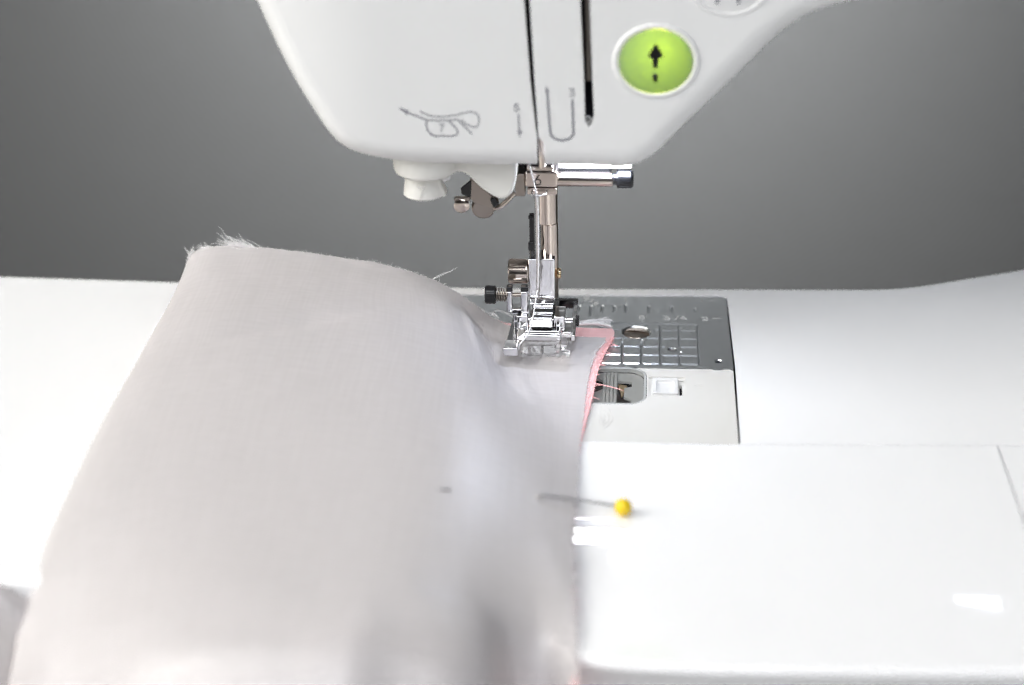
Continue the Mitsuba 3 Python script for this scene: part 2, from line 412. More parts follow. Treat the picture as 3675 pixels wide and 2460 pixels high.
add(BT + '__arrow_symbol', print_face(Polygon([(7.2, 89.4), (8.75, 86.7), (7.75, 86.1), (7.6, 84.0), (6.8, 84.0), (6.65, 86.1), (5.65, 86.7)]).buffer(0.14), 0.25, -39.9), 'black_print', smooth=False)
add(BT + '__dash_symbol', print_face(LineString([(7.2, 80.9), (7.2, 82.0)]).buffer(0.55), 0.25, -39.62), 'black_print', smooth=False)
B2 = SM + '__reverse_button'
c2 = (23.7, 104.0)
add(B2, disc_mesh(8.3, lambda rr: -38.15 - 0.7 * (1 - (rr / 8.3) ** 2), cx=c2[0], cz=c2[1]), 'white_plastic', smooth=True, label='round pale grey button above the green one')
add(B2 + '__collar', ring_xz(8.5, 9.7, 0.6, *c2), 'white_plastic', smooth=True)
add(B2 + '__symbol', print_face(line([(20.9, 98.9), (20.9, 103), (23.4, 105), (25.7, 103), (25.7, 98.9)], 0.7, False), 0.2, -38.75), 'grey_print', smooth=False)

# ---- lamp under the head and lamp under the arm
LED_RGB = (0.86, 0.95, 1.15)
def lamp(key, x0, x1, y0, y1, zt, zb, power, label):
    add(key, rbox(x0 - 1.2, x1 + 1.2, y0 - 0.4, y1 + 1.2, zb + 1.95, zt, 0.4), 'white_plastic', label=label)
    lens = as_mesh(rbox(x0, x1, y0, y1, zb, zb + 1.9, 0.3))
    add(key + '__lens', lens, 'led_body', emit=emitter([power * q for q in LED_RGB]))
lamp(SM + '__needle_lamp', -16, 1.8, -25.0, -19.5, 60.5, 53.5, 52.0, 'bright white lamp under the head beside the needle')
lamp(SM + '__arm_lamp', 97.5, 117, 30.5, 35, 114, 109, 9.0, 'white lamp under the arm')

# ---- bed: one slab, cut into deck, front door and side panel by narrow joints
bedo = [(-300, -98), (-200, -118), (-129, -132.4), (-75, -132), (-45, -131), (-28, -133), (-17, -138), (-10.5, -153), (2, -155.9), (18, -156.4), (50, -155.6), (120, -153.5), (260, -148), (260, 115), (165, 62), (114, 40.5), (92, 31.5), (82, 27.3), (74, 25.3), (64, 24.8), (0, 23.3), (-40, 22.8), (-125, 24.0), (-181, 26.6), (-300, 34)]
bo = resample(ccw(Polygon(bedo).buffer(-9).buffer(9, quad_segs=16)), 3.0)
for _ in range(2):
    bo = 0.25 * np.roll(bo, 1, 0) + 0.5 * bo + 0.25 * np.roll(bo, -1, 0)
Rb = 7.0
bs = np.where(bo[:, 1] > -60, 0.35, 0.24)
prof = [(6.0, -15.0)] + [(Rb * (1 - math.cos(a)), -Rb + Rb * math.sin(a)) for a in np.linspace(0, math.pi / 2, 9)]
bed = M(inset_solid(bo, prof, -15.2, bs, 6.0 * np.clip((bo[:, 0] + 60) / 50, 0, 1)))
PLX0, PLX1 = -72.0, 29.6
opening = Polygon([(PLX0, -67.3), (28.75, -67.3), (29.15, -26), (28.65, 17.9), (PLX0, 16.2)])
LIPCUT = cube(-400, -85, -400, -85, -40, -4.4)      # the overhanging lip is thin at the left front corner
bed = bed - LIPCUT
def prism(poly, z0, z1):
    return m3.CrossSection([ccw(poly).tolist()]).extrude(z1 - z0).translate([0, 0, z0])
bed = bed - prism(opening.buffer(-1.2).buffer(1.2, quad_segs=6), -7, 5)
seam = lambda x: -67.2 + (x - 29.4) * 0.030
front = m3.CrossSection([[[-95, seam(-95)], [-95, -400], [400, -400], [400, seam(400)]]]).extrude(100).translate([0, 0, -50])
g = 0.16
deck = bed - front.translate([0, g, 0])
fr_ = bed ^ front.translate([0, -g, 0])
door = fr_ ^ cube(-400, 88.9 - g, -400, 400, -50, 50)
side = fr_ ^ cube(88.9 + g, 400, -400, 400, -50, 50)
add(SM + '__bed', deck, 'bed_plastic', smooth=25, label='glossy white bed around the needle plate')
add(SM + '__bed__front_door', door, 'bed_plastic', smooth=25, label='glossy white panel in front of the needle plate')
add(SM + '__bed__side_panel', side, 'bed_plastic', smooth=25)
add(SM + '__bed__joint_dark_block', cube(-94, 250, -125, -50, -14, -2.0) - cube(PLX0 - 2, PLX1 + 2, -70, 30, -30, 10), 'dark_inside', smooth=False)  # near-black block behind the joints so that they read dark
add(SM + '__base', rbox(-80, 240, -70, 15, -71.8, -15.3, 6), 'white_plastic')

# ---- needle plate with engraved guide lines
plate = prism(Polygon([(PLX0 + 0.4, -27.1), (22.5, -27.0), (23.3, -27.8), (24.5, -28.2), (25.6, -27.9), (26.2, -27.0), (27.3, -27.2), (28.45, -28.3), (28.7, -26.5), (28.25, 16.6), (27.4, 17.4), (PLX0 + 0.4, 15.7)]), -2.2, -0.15)
ZP = -0.15
def vgroove(p0, p1, w, depth, taper=0.35):
    p0, p1 = np.array(p0, float), np.array(p1, float)
    d = (p1 - p0) / np.linalg.norm(p1 - p0)
    n = np.array([-d[1], d[0]])
    pts = []
    for q, s in ((p0, -1), (p1, 1)):
        pts += [[*(q + n * w / 2 * 1.15), ZP + depth * 0.15], [*(q - n * w / 2 * 1.15), ZP + depth * 0.15], [*(q - s * d * w * taper), ZP - depth]]
    return m3.Manifold.hull_points(np.array(pts))
cuts = [vgroove((-14, -0.85), (20.4, -0.85), 1.25, 0.36)]
xs = [0, 5, 10, 15, 20]
for r in range(1, 6):
    yy = -5.0 * r + 0.05
    segs = [(-5.5 if r > 3 else -4, 20.1)]
    if r == 1: segs = [(-3.5, -1.0), (8.4, 20.1)]
    if r == 2: segs = [(-3.5, 1.0), (6.4, 20.1)]
    if r == 3: segs = [(-5, 11.4), (15.3, 20.1)]
    for a, b in segs:
        # broken where the lengthwise lines cross
        stops = [a] + [x for x in xs if a < x < b] + [b]
        for q0, q1 in zip(stops[:-1], stops[1:]):
            if q1 - q0 > 0.6:
                cuts.append(vgroove((q0 + (0.25 if q0 in xs else 0), yy), (q1 - (0.25 if q1 in xs else 0), yy), 1.15, 0.33))
for x in xs:
    y1 = -1.0 if x >= 10 else -12.0
    for a, b in (((y1, -25.3),) if x != 15 else ((y1, -14.6), (-19.6, -25.3))):
        cuts.append(vgroove((x, a), (x, b), 0.7, 0.28, 0.02))
for x, y, L in ((-12.2, 9.9, 3.2), (-9.1, 9.9, 6.6), (-5.9, 10.0, 3.4), (-2.6, 10.0, 3.4), (0.55, 10.9, 4.6), (6.9, 10.1, 3.6), (13.3, 10.1, 3.6), (19.65, 8.8, 1.4)):
    cuts.append(vgroove((x, y + 0.4), (x, y - L), 0.85, 0.36))
    cuts.append(m3.Manifold.sphere(0.62, 16).translate([x, y + 0.25, ZP + 0.25]))
for x, y in ((5.1, -11.0), (15.2, -17.9)):
    cuts.append(m3.Manifold.sphere(0.6, 16).translate([x, y, ZP + 0.2]))
cuts += [cyl((13.1, -16.5, -1.6), (13.1, -16.5, 1), 1.25, seg=32), cyl((25.0, -22.9, -3), (25.0, -22.9, 1), 0.85, seg=32), cyl((25.0, -22.9, -0.6), (25.0, -22.9, 0.6), 0.75, 1.75, seg=32),
         cyl((3.65, -6.1, -1.9), (3.65, -6.1, 1), 3.75, seg=56), cyl((3.65, -6.1, -0.8), (3.65, -6.1, 0.2), 3.6, 4.2, seg=56)]
plate = plate - m3.Manifold.batch_boolean(cuts, m3.OpType.Add)
NP = SM + '__needle_plate'
add(NP, plate, 'plate_steel', smooth=20, label='grey steel plate engraved with a grid and seam marks')
scr = lathe([(-1.6, 3.4), (-0.75, 3.5), (-0.25, 3.2), (0.0, 2.2), (0.1, 0.8)], (3.65, -6.1, -0.1), (3.65, -6.1, 0.9), 56)
scr = scr - cube(-5, 5, -0.55, 0.55, -0.75, 2).rotate([0, 0, -14]).translate([3.65, -6.1, 0])
add(NP + '__screw', scr, 'nickel', smooth=25, label='slotted screw in the grid')
add(NP + '__dowel', cyl((13.1, -16.5, -1.5), (13.1, -16.5, -0.42), 1.1, 1.0, seg=32), 'chrome')
add(SM + '__bed__plate_well', cube(PLX0 + 0.1, 29.5, -67.2, 17.5, -6.9, -6.2), 'dark_inside', smooth=False)
def plate_text(s, hgt, x, y, sx=1.0):
    q = meshkit.text_mesh(s, hgt, 0.03, True)
    vv = np.array(q.vertices)
    vv[:, 0] -= (vv[:, 0].min() + vv[:, 0].max()) / 2
    vv[:, 1] -= (vv[:, 1].min() + vv[:, 1].max()) / 2
    return trimesh.Trimesh(np.column_stack([vv[:, 0] * sx + x, vv[:, 1] + y, vv[:, 2] + ZP + 0.01]), np.array(q.faces), process=False)
for s, hgt, x, y, sx in (('5', 2.6, -10.4, 15.0, 1.1), ('/', 2.6, -8.8, 14.0, 1.0), ('8', 2.4, -7.6, 12.0, 0.9), ('1', 2.2, 0.4, 14.9, 0.8), ('5', 2.8, 5.1, 3.3, 1.1), ('3', 2.8, 11.8, 2.9, 1.1), ('/4', 2.6, 15.6, 3.1, 1.1),
                         ('2', 2.6, 22.2, 2.9, 1.1), ('-', 2.8, 25.3, 3.2, 1.8), ('i', 2.4, 21.7, 15.0, 1.0), ('-', 2.4, 23.8, 14.6, 1.6)):
    add(NP + '__engraved_mark', plate_text(s, hgt * 0.86, x, y, sx), 'etched_steel', smooth=False)

# ---- bobbin cover plate
cov = Polygon([(PLX0 + 0.4, -66.9), (28.3, -66.9), (28.6, -27.4), (PLX0 + 0.4, -27.4)])
win = rounded([(-34, -47.3), (-34, -27.0), (6.5, -27.0), (6.5, -47.3)], 4.6, 10)
frame_o = rounded([(7.9, -41.4), (7.9, -32.8), (14.3, -32.8), (14.3, -41.4)], 0.4)
cp_ = prism(cov, -2.2, -0.3) - prism(win, -9, 5)
cp_ = cp_ - prism(sbox(7.0, -42.2, 16.2, -32.0), -0.9, 2) - cube(14.7, 15.35, -41.4, -35.4, -5, 2) - cube(14.6, 16.0, -33.6, -33.15, -5, 2) \
    - vgroove((0.15, -48.5), (0.15, -64), 0.3, 0.1).translate([0, 0, -0.2])
BC = SM + '__bobbin_cover_plate'
add(BC, cp_, 'cream_plastic', smooth=25, label='cream plastic bobbin cover plate')
lat = prism(frame_o, -1.2, -0.12) - prism(rounded([(8.9, -40.7), (8.9, -34.2), (13.5, -34.2), (13.5, -40.7)], 0.4), -0.75, 2)
add(BC + '__latch', lat, 'white_plastic', smooth=25, label='small white square latch')
add(BC + '__latch_slot', cube(14.72, 15.33, -41.35, -37.2, -2.0, -0.95), 'dark_inside', smooth=False)
emb = []
for rr in (1.1, 2.0, 3.0, 4.0):
    t = np.linspace(-1.2, 1.5, 40)
    emb.append(tube(np.column_stack([-5.3 + rr * np.cos(t) * 0.85, -54.5 + rr * 1.5 * np.sin(t), np.full(40, -0.32)]), 0.14, 5))
add(BC + '__embossed_emblem', trimesh.util.concatenate(emb), 'cream_plastic', smooth=True)
add(BC + '__embossed_arrow', trimesh.util.concatenate([tube([(18.4, -36.2, -0.3), (20.8, -36.6, -0.3)], 0.13, 5), tube([(18.9, -35.6, -0.3), (18.4, -36.2, -0.3), (18.9, -36.9, -0.3)], 0.12, 5)]), 'cream_plastic', smooth=True)
WN = SM + '__bobbin_window'
pane = extrude(win.buffer(-0.15), 0.01)
wv = ccw(win.buffer(-0.15))
wt = earcut.triangulate_float64(wv.copy(), np.array([len(wv)], np.uint32)).reshape(-1, 3).astype(int)
add(WN, trimesh.Trimesh(np.column_stack([wv, np.full(len(wv), -0.35)]), wt, process=False), 'clear_sheet', smooth=False, label='clear window over the bobbin')
rim = prism(win.buffer(-0.12), -1.5, -0.34) - prism(win.buffer(-0.75), -3, 1)
add(WN + '__rim', rim, 'smoke_plastic', smooth=25)
ribs = [rbox(x, x + 0.72, -45.8, -28.3, -1.75, -1.2, 0.12) for x in np.arange(-4.6, -1.4, 0.95)] + [rbox(x, x + 0.72, -45.8, -28.3, -1.75, -1.2, 0.12) for x in np.arange(-20, -13.5, 0.95)]
add(WN + '__ribs', m3.Manifold.batch_boolean(ribs, m3.OpType.Add), 'smoke_plastic', smooth=30, kind='stuff')
tray = prism(win.buffer(-0.8), -2.4, -1.7) - prism(Polygon([(-1.0, -45.6), (-0.9, -32.3), (1.5, -32.3), (2.7, -32.6), (2.7, -35.3), (0.85, -36), (0.75, -41), (2.5, -42), (2.5, -45.6)]), -6, 5) - prism(Point(-8.2, -34.5).buffer(4.2, quad_segs=12), -6, 5)
add(WN + '__tray', tray, 'smoke_plastic', smooth=25)
BB = SM + '__bobbin'
add(BB, lathe([(-4.6, 4.2), (-3.2, 4.2), (-3.2, 3.2), (-3.0, 4.3), (-2.6, 4.3)], (-8.5, -36.5, 0), (-8.5, -36.5, 1), 40), 'black_plastic', smooth=25, label='dark bobbin under the clear window')
add(BB + '__spring', hull_pts([(-0.7, -32.8, -2.6), (1.3, -32.8, -2.9), (0.2, -36, -4.4)], 0.25), 'brass', smooth=25)
add(BB + '__holder', cube(-20, 6, -46.5, -28, -6.1, -5.6), 'dark_steel', smooth=False)

# ---- needle bar, clamp, needle (the foot is raised a few millimetres above the cloth)
LIFT = np.array([0.24, -4.3, 2.02])
SHIFT = LIFT
NB = SM + '__needle_clamp'
add(SM + '__dark_block_above_clamp', rbox(-27.5, -3.5, -13, 6, 43.5, 60, 0.6), 'black_plastic')  # black block filling the dark area between clamp and head
body = rbox(-24.8, -16.6, -18.8, -12.6, 45.5, 49.8, 0.55)
body = body + rbox(-24.4, -17.6, -18.3, -12.8, 49.2, 51.2, 0.6) + rbox(-24.3, -16.8, -18.0, -12.8, 43.2, 45.0, 0.4)
add(NB, body, 'nickel', smooth=30, label='nickel needle clamp marked 6')
add(NB + '__number', text_xz('6', 2.75, -22.45, 46.15, y=-18.82, t=0.08), 'black_print', smooth=False, label='black number 6')
add(NB + '__side_block', rbox(-27.3, -24.9, -17.6, -12.6, 42.6, 48.7, 0.3), 'dark_steel')
add(NB + '__arm', lathe([(0, 1.75), (0.5, 1.88), (13.6, 1.85), (13.9, 1.6)], (-16.9, -15.6, 46.7), (-2.8, -15.6, 46.7), 48), 'nickel', smooth=30)
kn = lathe([(0, 1.5), (0.9, 1.5), (0.9, 2.1), (1.3, 2.35), (4.4, 2.35), (5.0, 1.9), (5.1, 0.5)], (-2.9, -15.6, 46.8), (3, -15.6, 46.85), 48)
for k in range(16):
    a = 2 * math.pi * k / 16
    kn = kn - cyl((-1.4, -15.6 + 2.5 * math.cos(a), 47.5 + 2.5 * math.sin(a)), (2.0, -15.6 + 2.5 * math.cos(a), 47.5 + 2.5 * math.sin(a)), 0.26, seg=8)
add(NB + '__screw_knob', kn, 'black_plastic', smooth=25, label='black knurled needle screw')
add(NB + '__thread_guide', tube([(-23.0, -18.3, 44.2), (-23.2, -19.6, 43.9), (-21.4, -19.9, 43.8), (-19.6, -19.5, 44.0), (-19.4, -18.2, 44.2)], 0.28, 8), 'chrome', smooth=True)
nz = [(41.9, 0.62), (39.5, 0.62), (38.5, 0.52), (30, 0.50), (20, 0.42), (18.8, 0.50), (17.6, 0.50), (16.2, 0.42), (14.6, 0.22), (13.4, 0.03)]
nd = lathe([(45.0 - z, r) for z, r in nz], (-21.95, -15.7, 45.0), (-21.95, -15.7, 13.0), 20)
nd = nd - rbox(-22.13, -21.77, -17, -14, 16.35, 17.35, 0.15) - cube(-22.06, -21.84, -16.6, -16.05, 17.3, 34)
add(SM + '__needle', nd, 'needle_steel', smooth=30, label='steel needle above the presser foot')

# ---- presser bar and foot
PB = SM + '__presser_bar'
add(PB, cyl((-20.1, -7.0, 31.8), (-20.1, -7.0, 52), 2.85) + cyl((-19.45, -7.0, 10.5), (-19.45, -7.0, 31.4), 2.3) + cyl((-19.45, -7, 30), (-19.45, -7, 32), 2.0), 'nickel', smooth=30, label='round nickel presser bar')
add(PB + '__side_screw', lathe([(0, 1.3), (0.4, 1.45), (0.9, 1.3), (1.0, 0.4)], (-17.4, -8.0, 17.5), (-16.4, -8.0, 17.5), 24), 'brass', smooth=25)
add(SM + '__threader_rod', rbox(-24.5, -23.2, -9.4, -8.2, 21.5, 34.6, 0.35) + rbox(-24.7, -23.3, -9.9, -8.6, 33.2, 34.2, 0.3) + rbox(-24.8, -23.2, -10.0, -8.8, 24.6, 27.0, 0.3), 'black_plastic')
ts = lathe([(0, 2.6), (0.3, 3.2), (4.9, 3.3), (5.3, 2.9), (5.4, 0.4)], (-24.8, -9.2, 18.5), (-30.4, -9.2, 18.5), 40)
ts = ts - cube(-31.5, -28.0, -14, -4, 17.75, 19.1)
for k in range(6):
    a = 2 * math.pi * (k + 0.35) / 6
    ts = ts - cyl((-30.0, -9.2 + 3.5 * math.cos(a), 18.5 + 3.5 * math.sin(a)), (-25.4, -9.2 + 3.5 * math.cos(a), 18.5 + 3.5 * math.sin(a)), 0.55, seg=12)
add(SM + '__foot_screw', ts, 'nickel', smooth=28, label='nickel thumbscrew with a wide slot left of the presser foot')

PF = SM + '__presser_foot'
ank = rbox(-24.8, -17.9, -11.2, -3.8, 11.4, 22.8, 0.3) - rbox(-24.1, -18.9, -13, -10.85, 12.4, 22.2, 0.12)
ank = ank + hull_pts([(-24.2, -11.8, 11.9), (-18.1, -11.8, 11.9), (-24.2, -13.0, 10.9), (-18.3, -13.0, 10.9), (-24.2, -9, 11.4), (-18.1, -9, 11.4), (-24.0, -9, 9.5), (-18.3, -9, 9.5)], 0.25)
add(PF, ank, 'chrome', smooth=30, label='chrome presser foot with clear plastic toes')
add(PF + '__rung', rbox(-23.5, -18.2, -14.4, -9, 10.2, 10.9, 0.22) , 'chrome')
for k, (zz, yy) in enumerate(((9.1, -14.9), (8.0, -15.3))):
    add(PF + '__rung', rbox(-23.5, -18.2, yy, -9, zz - 0.35, zz + 0.35, 0.25), 'chrome')
add(PF + '__rung_shade', rbox(-23.7, -18.1, -13.6, -9.5, 4.5, 11.0, 0.2), 'black_plastic')  # black block stands in for shade between the rungs
add(PF + '__hinge_block', hull_pts([(-24.0, -17.4, 8.6), (-18.6, -17.4, 8.6), (-24.0, -17.0, 6.4), (-18.6, -17.0, 6.4), (-24.0, -12, 8.6), (-18.6, -12, 8.6), (-24, -12, 6.4), (-18.6, -12, 6.4)], 0.3), 'chrome')
for x0, x1 in ((-27.6, -24.7), (-18.0, -15.1)):
    fr2 = rbox(x0, x1, -16.8, -10, 5.0, 9.1, 0.3) - rbox(x0 + 0.65, x1 - 0.5, -18, -16.2, 5.7, 8.6, 0.1)
    add(PF + '__hinge_cheek', fr2, 'chrome')
    add(PF + '__hinge_recess_shade', rbox(x0 + 0.7, x1 - 0.55, -16.15, -15.2, 5.8, 8.5, 0.05), 'dark_chrome')  # darker insert stands in for shade inside the hinge cheek
add(PF + '__hinge_gap_shade', rbox(-24.4, -18.2, -17.3, -12.5, 5.0, 6.15, 0.1), 'black_plastic')  # black block stands in for the shade under the hinge block
add(PF + '__pivot_pin', cyl((-28.4, -13.5, 6.6), (-13.2, -13.5, 6.6), 0.75, seg=24), 'chrome')
add(PF + '__front_bar', rbox(-25.6, -16.0, -20.9, -17.5, 4.0, 5.6, 0.35) + rbox(-25.4, -16.2, -19.6, -16.5, 3.2, 6.2, 0.4), 'chrome')
add(PF + '__wedge', hull_pts([(-27.0, -18.2, 6.3), (-25.4, -19.6, 5.6), (-27.2, -20.6, 4.4), (-25.6, -20.8, 4.2), (-26.4, -17.4, 5.0)], 0.25), 'chrome')
toe = hull_pts([(-30.0, -26.6, 2.8), (-27.0, -26.6, 2.8), (-30.2, -27.0, 4.6), (-27.0, -27.0, 4.6), (-29.9, -22, 4.4), (-27.1, -22, 4.4), (-29.8, -21, 2.2), (-27.1, -21, 2.2)], 0.3)
rail = hull_pts([(-29.7, -22, 4.2), (-27.9, -22, 4.2), (-29.0, -4.5, 4.2), (-27.6, -4.5, 4.2), (-29.7, -22, 2.2), (-27.9, -22, 2.2), (-29.0, -4.5, 2.2), (-27.6, -4.5, 2.2)], 0.25)
add(PF + '__left_rail', rail, 'dark_chrome')
add(PF + '__left_toe', toe, 'chrome', label='metal left toe of the foot')
ct = hull_pts([(-16.8, -26.8, 2.8), (-13.4, -26.8, 2.8), (-16.9, -26.8, 4.3), (-13.4, -26.8, 4.3), (-16.8, -18.6, 5.0), (-13.5, -18.6, 5.0), (-16.8, -18.6, 2.4), (-13.5, -18.6, 2.4)], 0.3)
ct = ct - rbox(-16.0, -14.2, -24.6, -20.5, 3.4, 6, 0.3)
add(PF + '__right_toe', ct, 'clear_plastic', smooth=30, label='clear plastic right toe of the foot')
cw = hull_pts([(-26.2, -26.5, 2.5), (-17.3, -26.5, 2.5), (-26.2, -26.5, 3.0), (-17.3, -26.5, 3.0), (-26.0, -18.2, 4.2), (-17.3, -18.2, 4.2), (-26.0, -18.2, 3.0), (-17.3, -18.2, 3.0)], 0.2)
add(PF + '__clear_sole', cw, 'clear_plastic', smooth=30, label='clear plastic plate between the toes')
add(PF + '__right_rail', rbox(-13.6, -12.4, -18.5, 2.6, 3.0, 4.6, 0.25) + rbox(-16, -13, -15.6, -10, 3.4, 4.2, 0.2), 'chrome')
add(PF + '__rear_bar', rbox(-18.6, -12.4, 1.4, 3.2, 3.0, 5.4, 0.3) + rbox(-18.6, -17.2, -10, 3.0, 3.2, 5.6, 0.3) + rbox(-12.6, -11.7, -10.5, -8.2, 3.4, 5.6, 0.2), 'black_plastic', label='black rear bar of the foot')
kb = lathe([(0, 2.1), (0.25, 2.45), (2.5, 2.45), (2.8, 2.1), (2.85, 0.5)], (-33.1, -14.0, 13.9), (-36.0, -14.0, 13.9), 40)
for k in range(20):
    a = 2 * math.pi * k / 20
    kb = kb - cyl((-35.6, -14 + 2.55 * math.cos(a), 13.9 + 2.55 * math.sin(a)), (-33.4, -14 + 2.55 * math.cos(a), 13.9 + 2.55 * math.sin(a)), 0.16, seg=6)
add(PF + '__adjusting_knob', kb, 'black_plastic', smooth=25, label='black knob at the left of the foot')
t = np.linspace(0, 4.5, 140)
add(PF + '__spring', tube(np.column_stack([-33.1 + 2.9 * t / 4.5, -14 + 1.55 * np.cos(2 * math.pi * t), 13.9 + 1.55 * np.sin(2 * math.pi * t)]), 0.22, 7), 'dark_steel', smooth=True)
add(PF + '__spring_rod', cyl((-33.3, -14.0, 13.9), (-24.6, -14.0, 13.9), 0.55, seg=20), 'dark_steel')
for x0, x1 in ((-30.3, -28.8), (-26.6, -24.7)):
    add(PF + '__bracket', rbox(x0, x1, -15.2, -12.6, 9.2, 15.2, 0.45) , 'chrome')
    add(PF + '__bracket_cap', rbox(x0 - 0.05, x1 + 0.05, -14.6, -12.4, 15.0, 16.3, 0.3), 'black_plastic')
add(PF + '__bracket_base', rbox(-29.0, -24.5, -14.8, -11.5, 8.8, 10.2, 0.25) + rbox(-28.6, -27.2, -14.2, -11, 3.5, 9.0, 0.25), 'chrome')

# ---- needle threader to the left
TH = SM + '__needle_threader'
prof_t = spline([(-57.3, 60.5), (-57.2, 55.4), (-57.0, 52.6), (-56.2, 51.0), (-54.5, 50.1), (-49.5, 49.7), (-45.0, 49.9), (-43.0, 50.6), (-40.3, 51.3), (-38.8, 50.9), (-37.3, 49.5), (-33.0, 45.8), (-31.4, 44.9), (-30.0, 44.6), (-28.5, 45.2), (-27.5, 46.5), (-26.4, 51.5), (-25.5, 60.5)], 90)
po = ccw(Polygon(np.vstack([prof_t, [(-25.5, 60.6), (-57.3, 60.6)]])).buffer(0))
po = resample(ccw(Polygon(po).buffer(-1.6).buffer(1.6, quad_segs=12)), 0.8)
q = inset_solid(po, [(0.9 * (1 - math.cos(a)), -25.0 + 0.9 * (1 - math.sin(a))) for a in np.linspace(0, math.pi / 2, 6)], -18.0)
q = trimesh.Trimesh(np.array(q.vertices)[:, [0, 2, 1]], np.array(q.faces)[:, ::-1], process=False)
if q.volume < 0:
    q.invert()
qv = np.array(M(q).refine_to_length(1.2).to_mesh().vert_properties[:, :3], float)
qf = np.array(M(q).refine_to_length(1.2).to_mesh().tri_verts)
qx = qv[:, 0]
qv[:, 1] += np.where(qv[:, 1] < -19, 1.6 * np.exp(-((qx + 43.5) / 4.0) ** 2) + 0.035 * np.clip(-50 - qx, 0, 9) ** 2, 0)
add(TH, trimesh.Trimesh(qv, qf, process=False), 'ivory_plastic', smooth=40, label='off-white needle threader cover below the head')
add(TH + '__collar', lathe([(0, 8.1), (9.0, 8.1), (10.2, 7.7), (11.0, 6.6), (11.2, 5.4)], (-49.2, -20.5, 61.0), (-49.2, -20.5, 49.6), 64), 'ivory_plastic', smooth=35)
discs = [cyl((-49.9, -20.5, z0), (-49.9, -20.5, z0 + .3), r_, seg=40) for z0, r_ in ((49.8, 4.5), (44.6, 5.2), (44.1, 4.7))]
lv = m3.Manifold.batch_hull(discs) + hull_pts([(-46.5, -22.5, 48.8), (-46.5, -19, 48.8), (-44.7, -22.5, 44.8), (-44.7, -19, 44.8), (-49, -22.5, 44.8), (-49, -19, 44.8)], 0.5)
add(TH + '__lever', lv, 'ivory_plastic', smooth=35, label='off-white lever marked 7')
add(TH + '__lever_number', text_xz('7', 3.2, -50.9, 45.0, y=-25.75, t=0.2), 'cream_plastic', smooth=False)
add(TH + '__hook', hull_pts([(-45.4, -22, 49.4), (-43.2, -22, 50.0), (-44.8, -22, 48.4), (-43.5, -22, 48.8)], 0.35), 'white_plastic')
bl = hull_pts([(-38.6, -16, 46.5), (-38.9, -16, 42.0), (-37.9, -16, 40.4), (-33.4, -16, 38.8), (-31.8, -16, 40.4), (-33.5, -16, 42.0), (-36.5, -15, 46.8), (-34, -12, 46), (-33, -12, 41)], 0.25)
add(TH + '__bracket', bl, 'dark_steel', smooth=28)
add(TH + '__bracket_clip', hull_pts([(-40.9, -16.4, 44.2), (-40.8, -16.4, 42.8), (-38.9, -16.4, 42.0), (-38.6, -16.4, 46.2), (-38.9, -14, 44)], 0.25), 'black_plastic', smooth=28)
add(TH + '__bracket_clip', hull_pts([(-33.6, -16.9, 41.4), (-32.6, -16.9, 41.9), (-31.7, -16.9, 40.3), (-32.8, -16.9, 39.4)], 0.2), 'black_plastic', smooth=28)
add(TH + '__hook_pin', lathe([(0, 1.0), (0.4, 1.9), (1.4, 2.0), (1.8, 1.5), (1.9, 0.3)], (-41.2, -15.0, 39.6), (-41.0, -17.2, 39.3), 32), 'nickel', smooth=35)
add(TH + '__hook_plate', rbox(-43.0, -38.9, -16.4, -14.5, 40.6, 41.5, 0.3), 'dark_steel')
add(TH + '__lower_plate', lathe([(0, 2.6), (0.6, 3.0), (2.0, 3.0), (2.4, 2.6)], (-35.8, -13.0, 38.6), (-35.7, -15.4, 38.3), 36), 'dark_steel', smooth=30)
add(TH + '__curved_wire', tube(spline([(-33.0, -16.0, 38.6), (-31.0, -16.2, 39.6), (-29.2, -16.0, 41.2), (-27.6, -15.5, 42.8)], 20), 0.6, 8), 'nickel', smooth=True)

SHIFT = np.zeros(3)
# =================================================================== fabric
rows_y = np.array([-4.2, -12, -22, -40, -62, -86, -108, -128, -146, -158, -166, -172, -180])
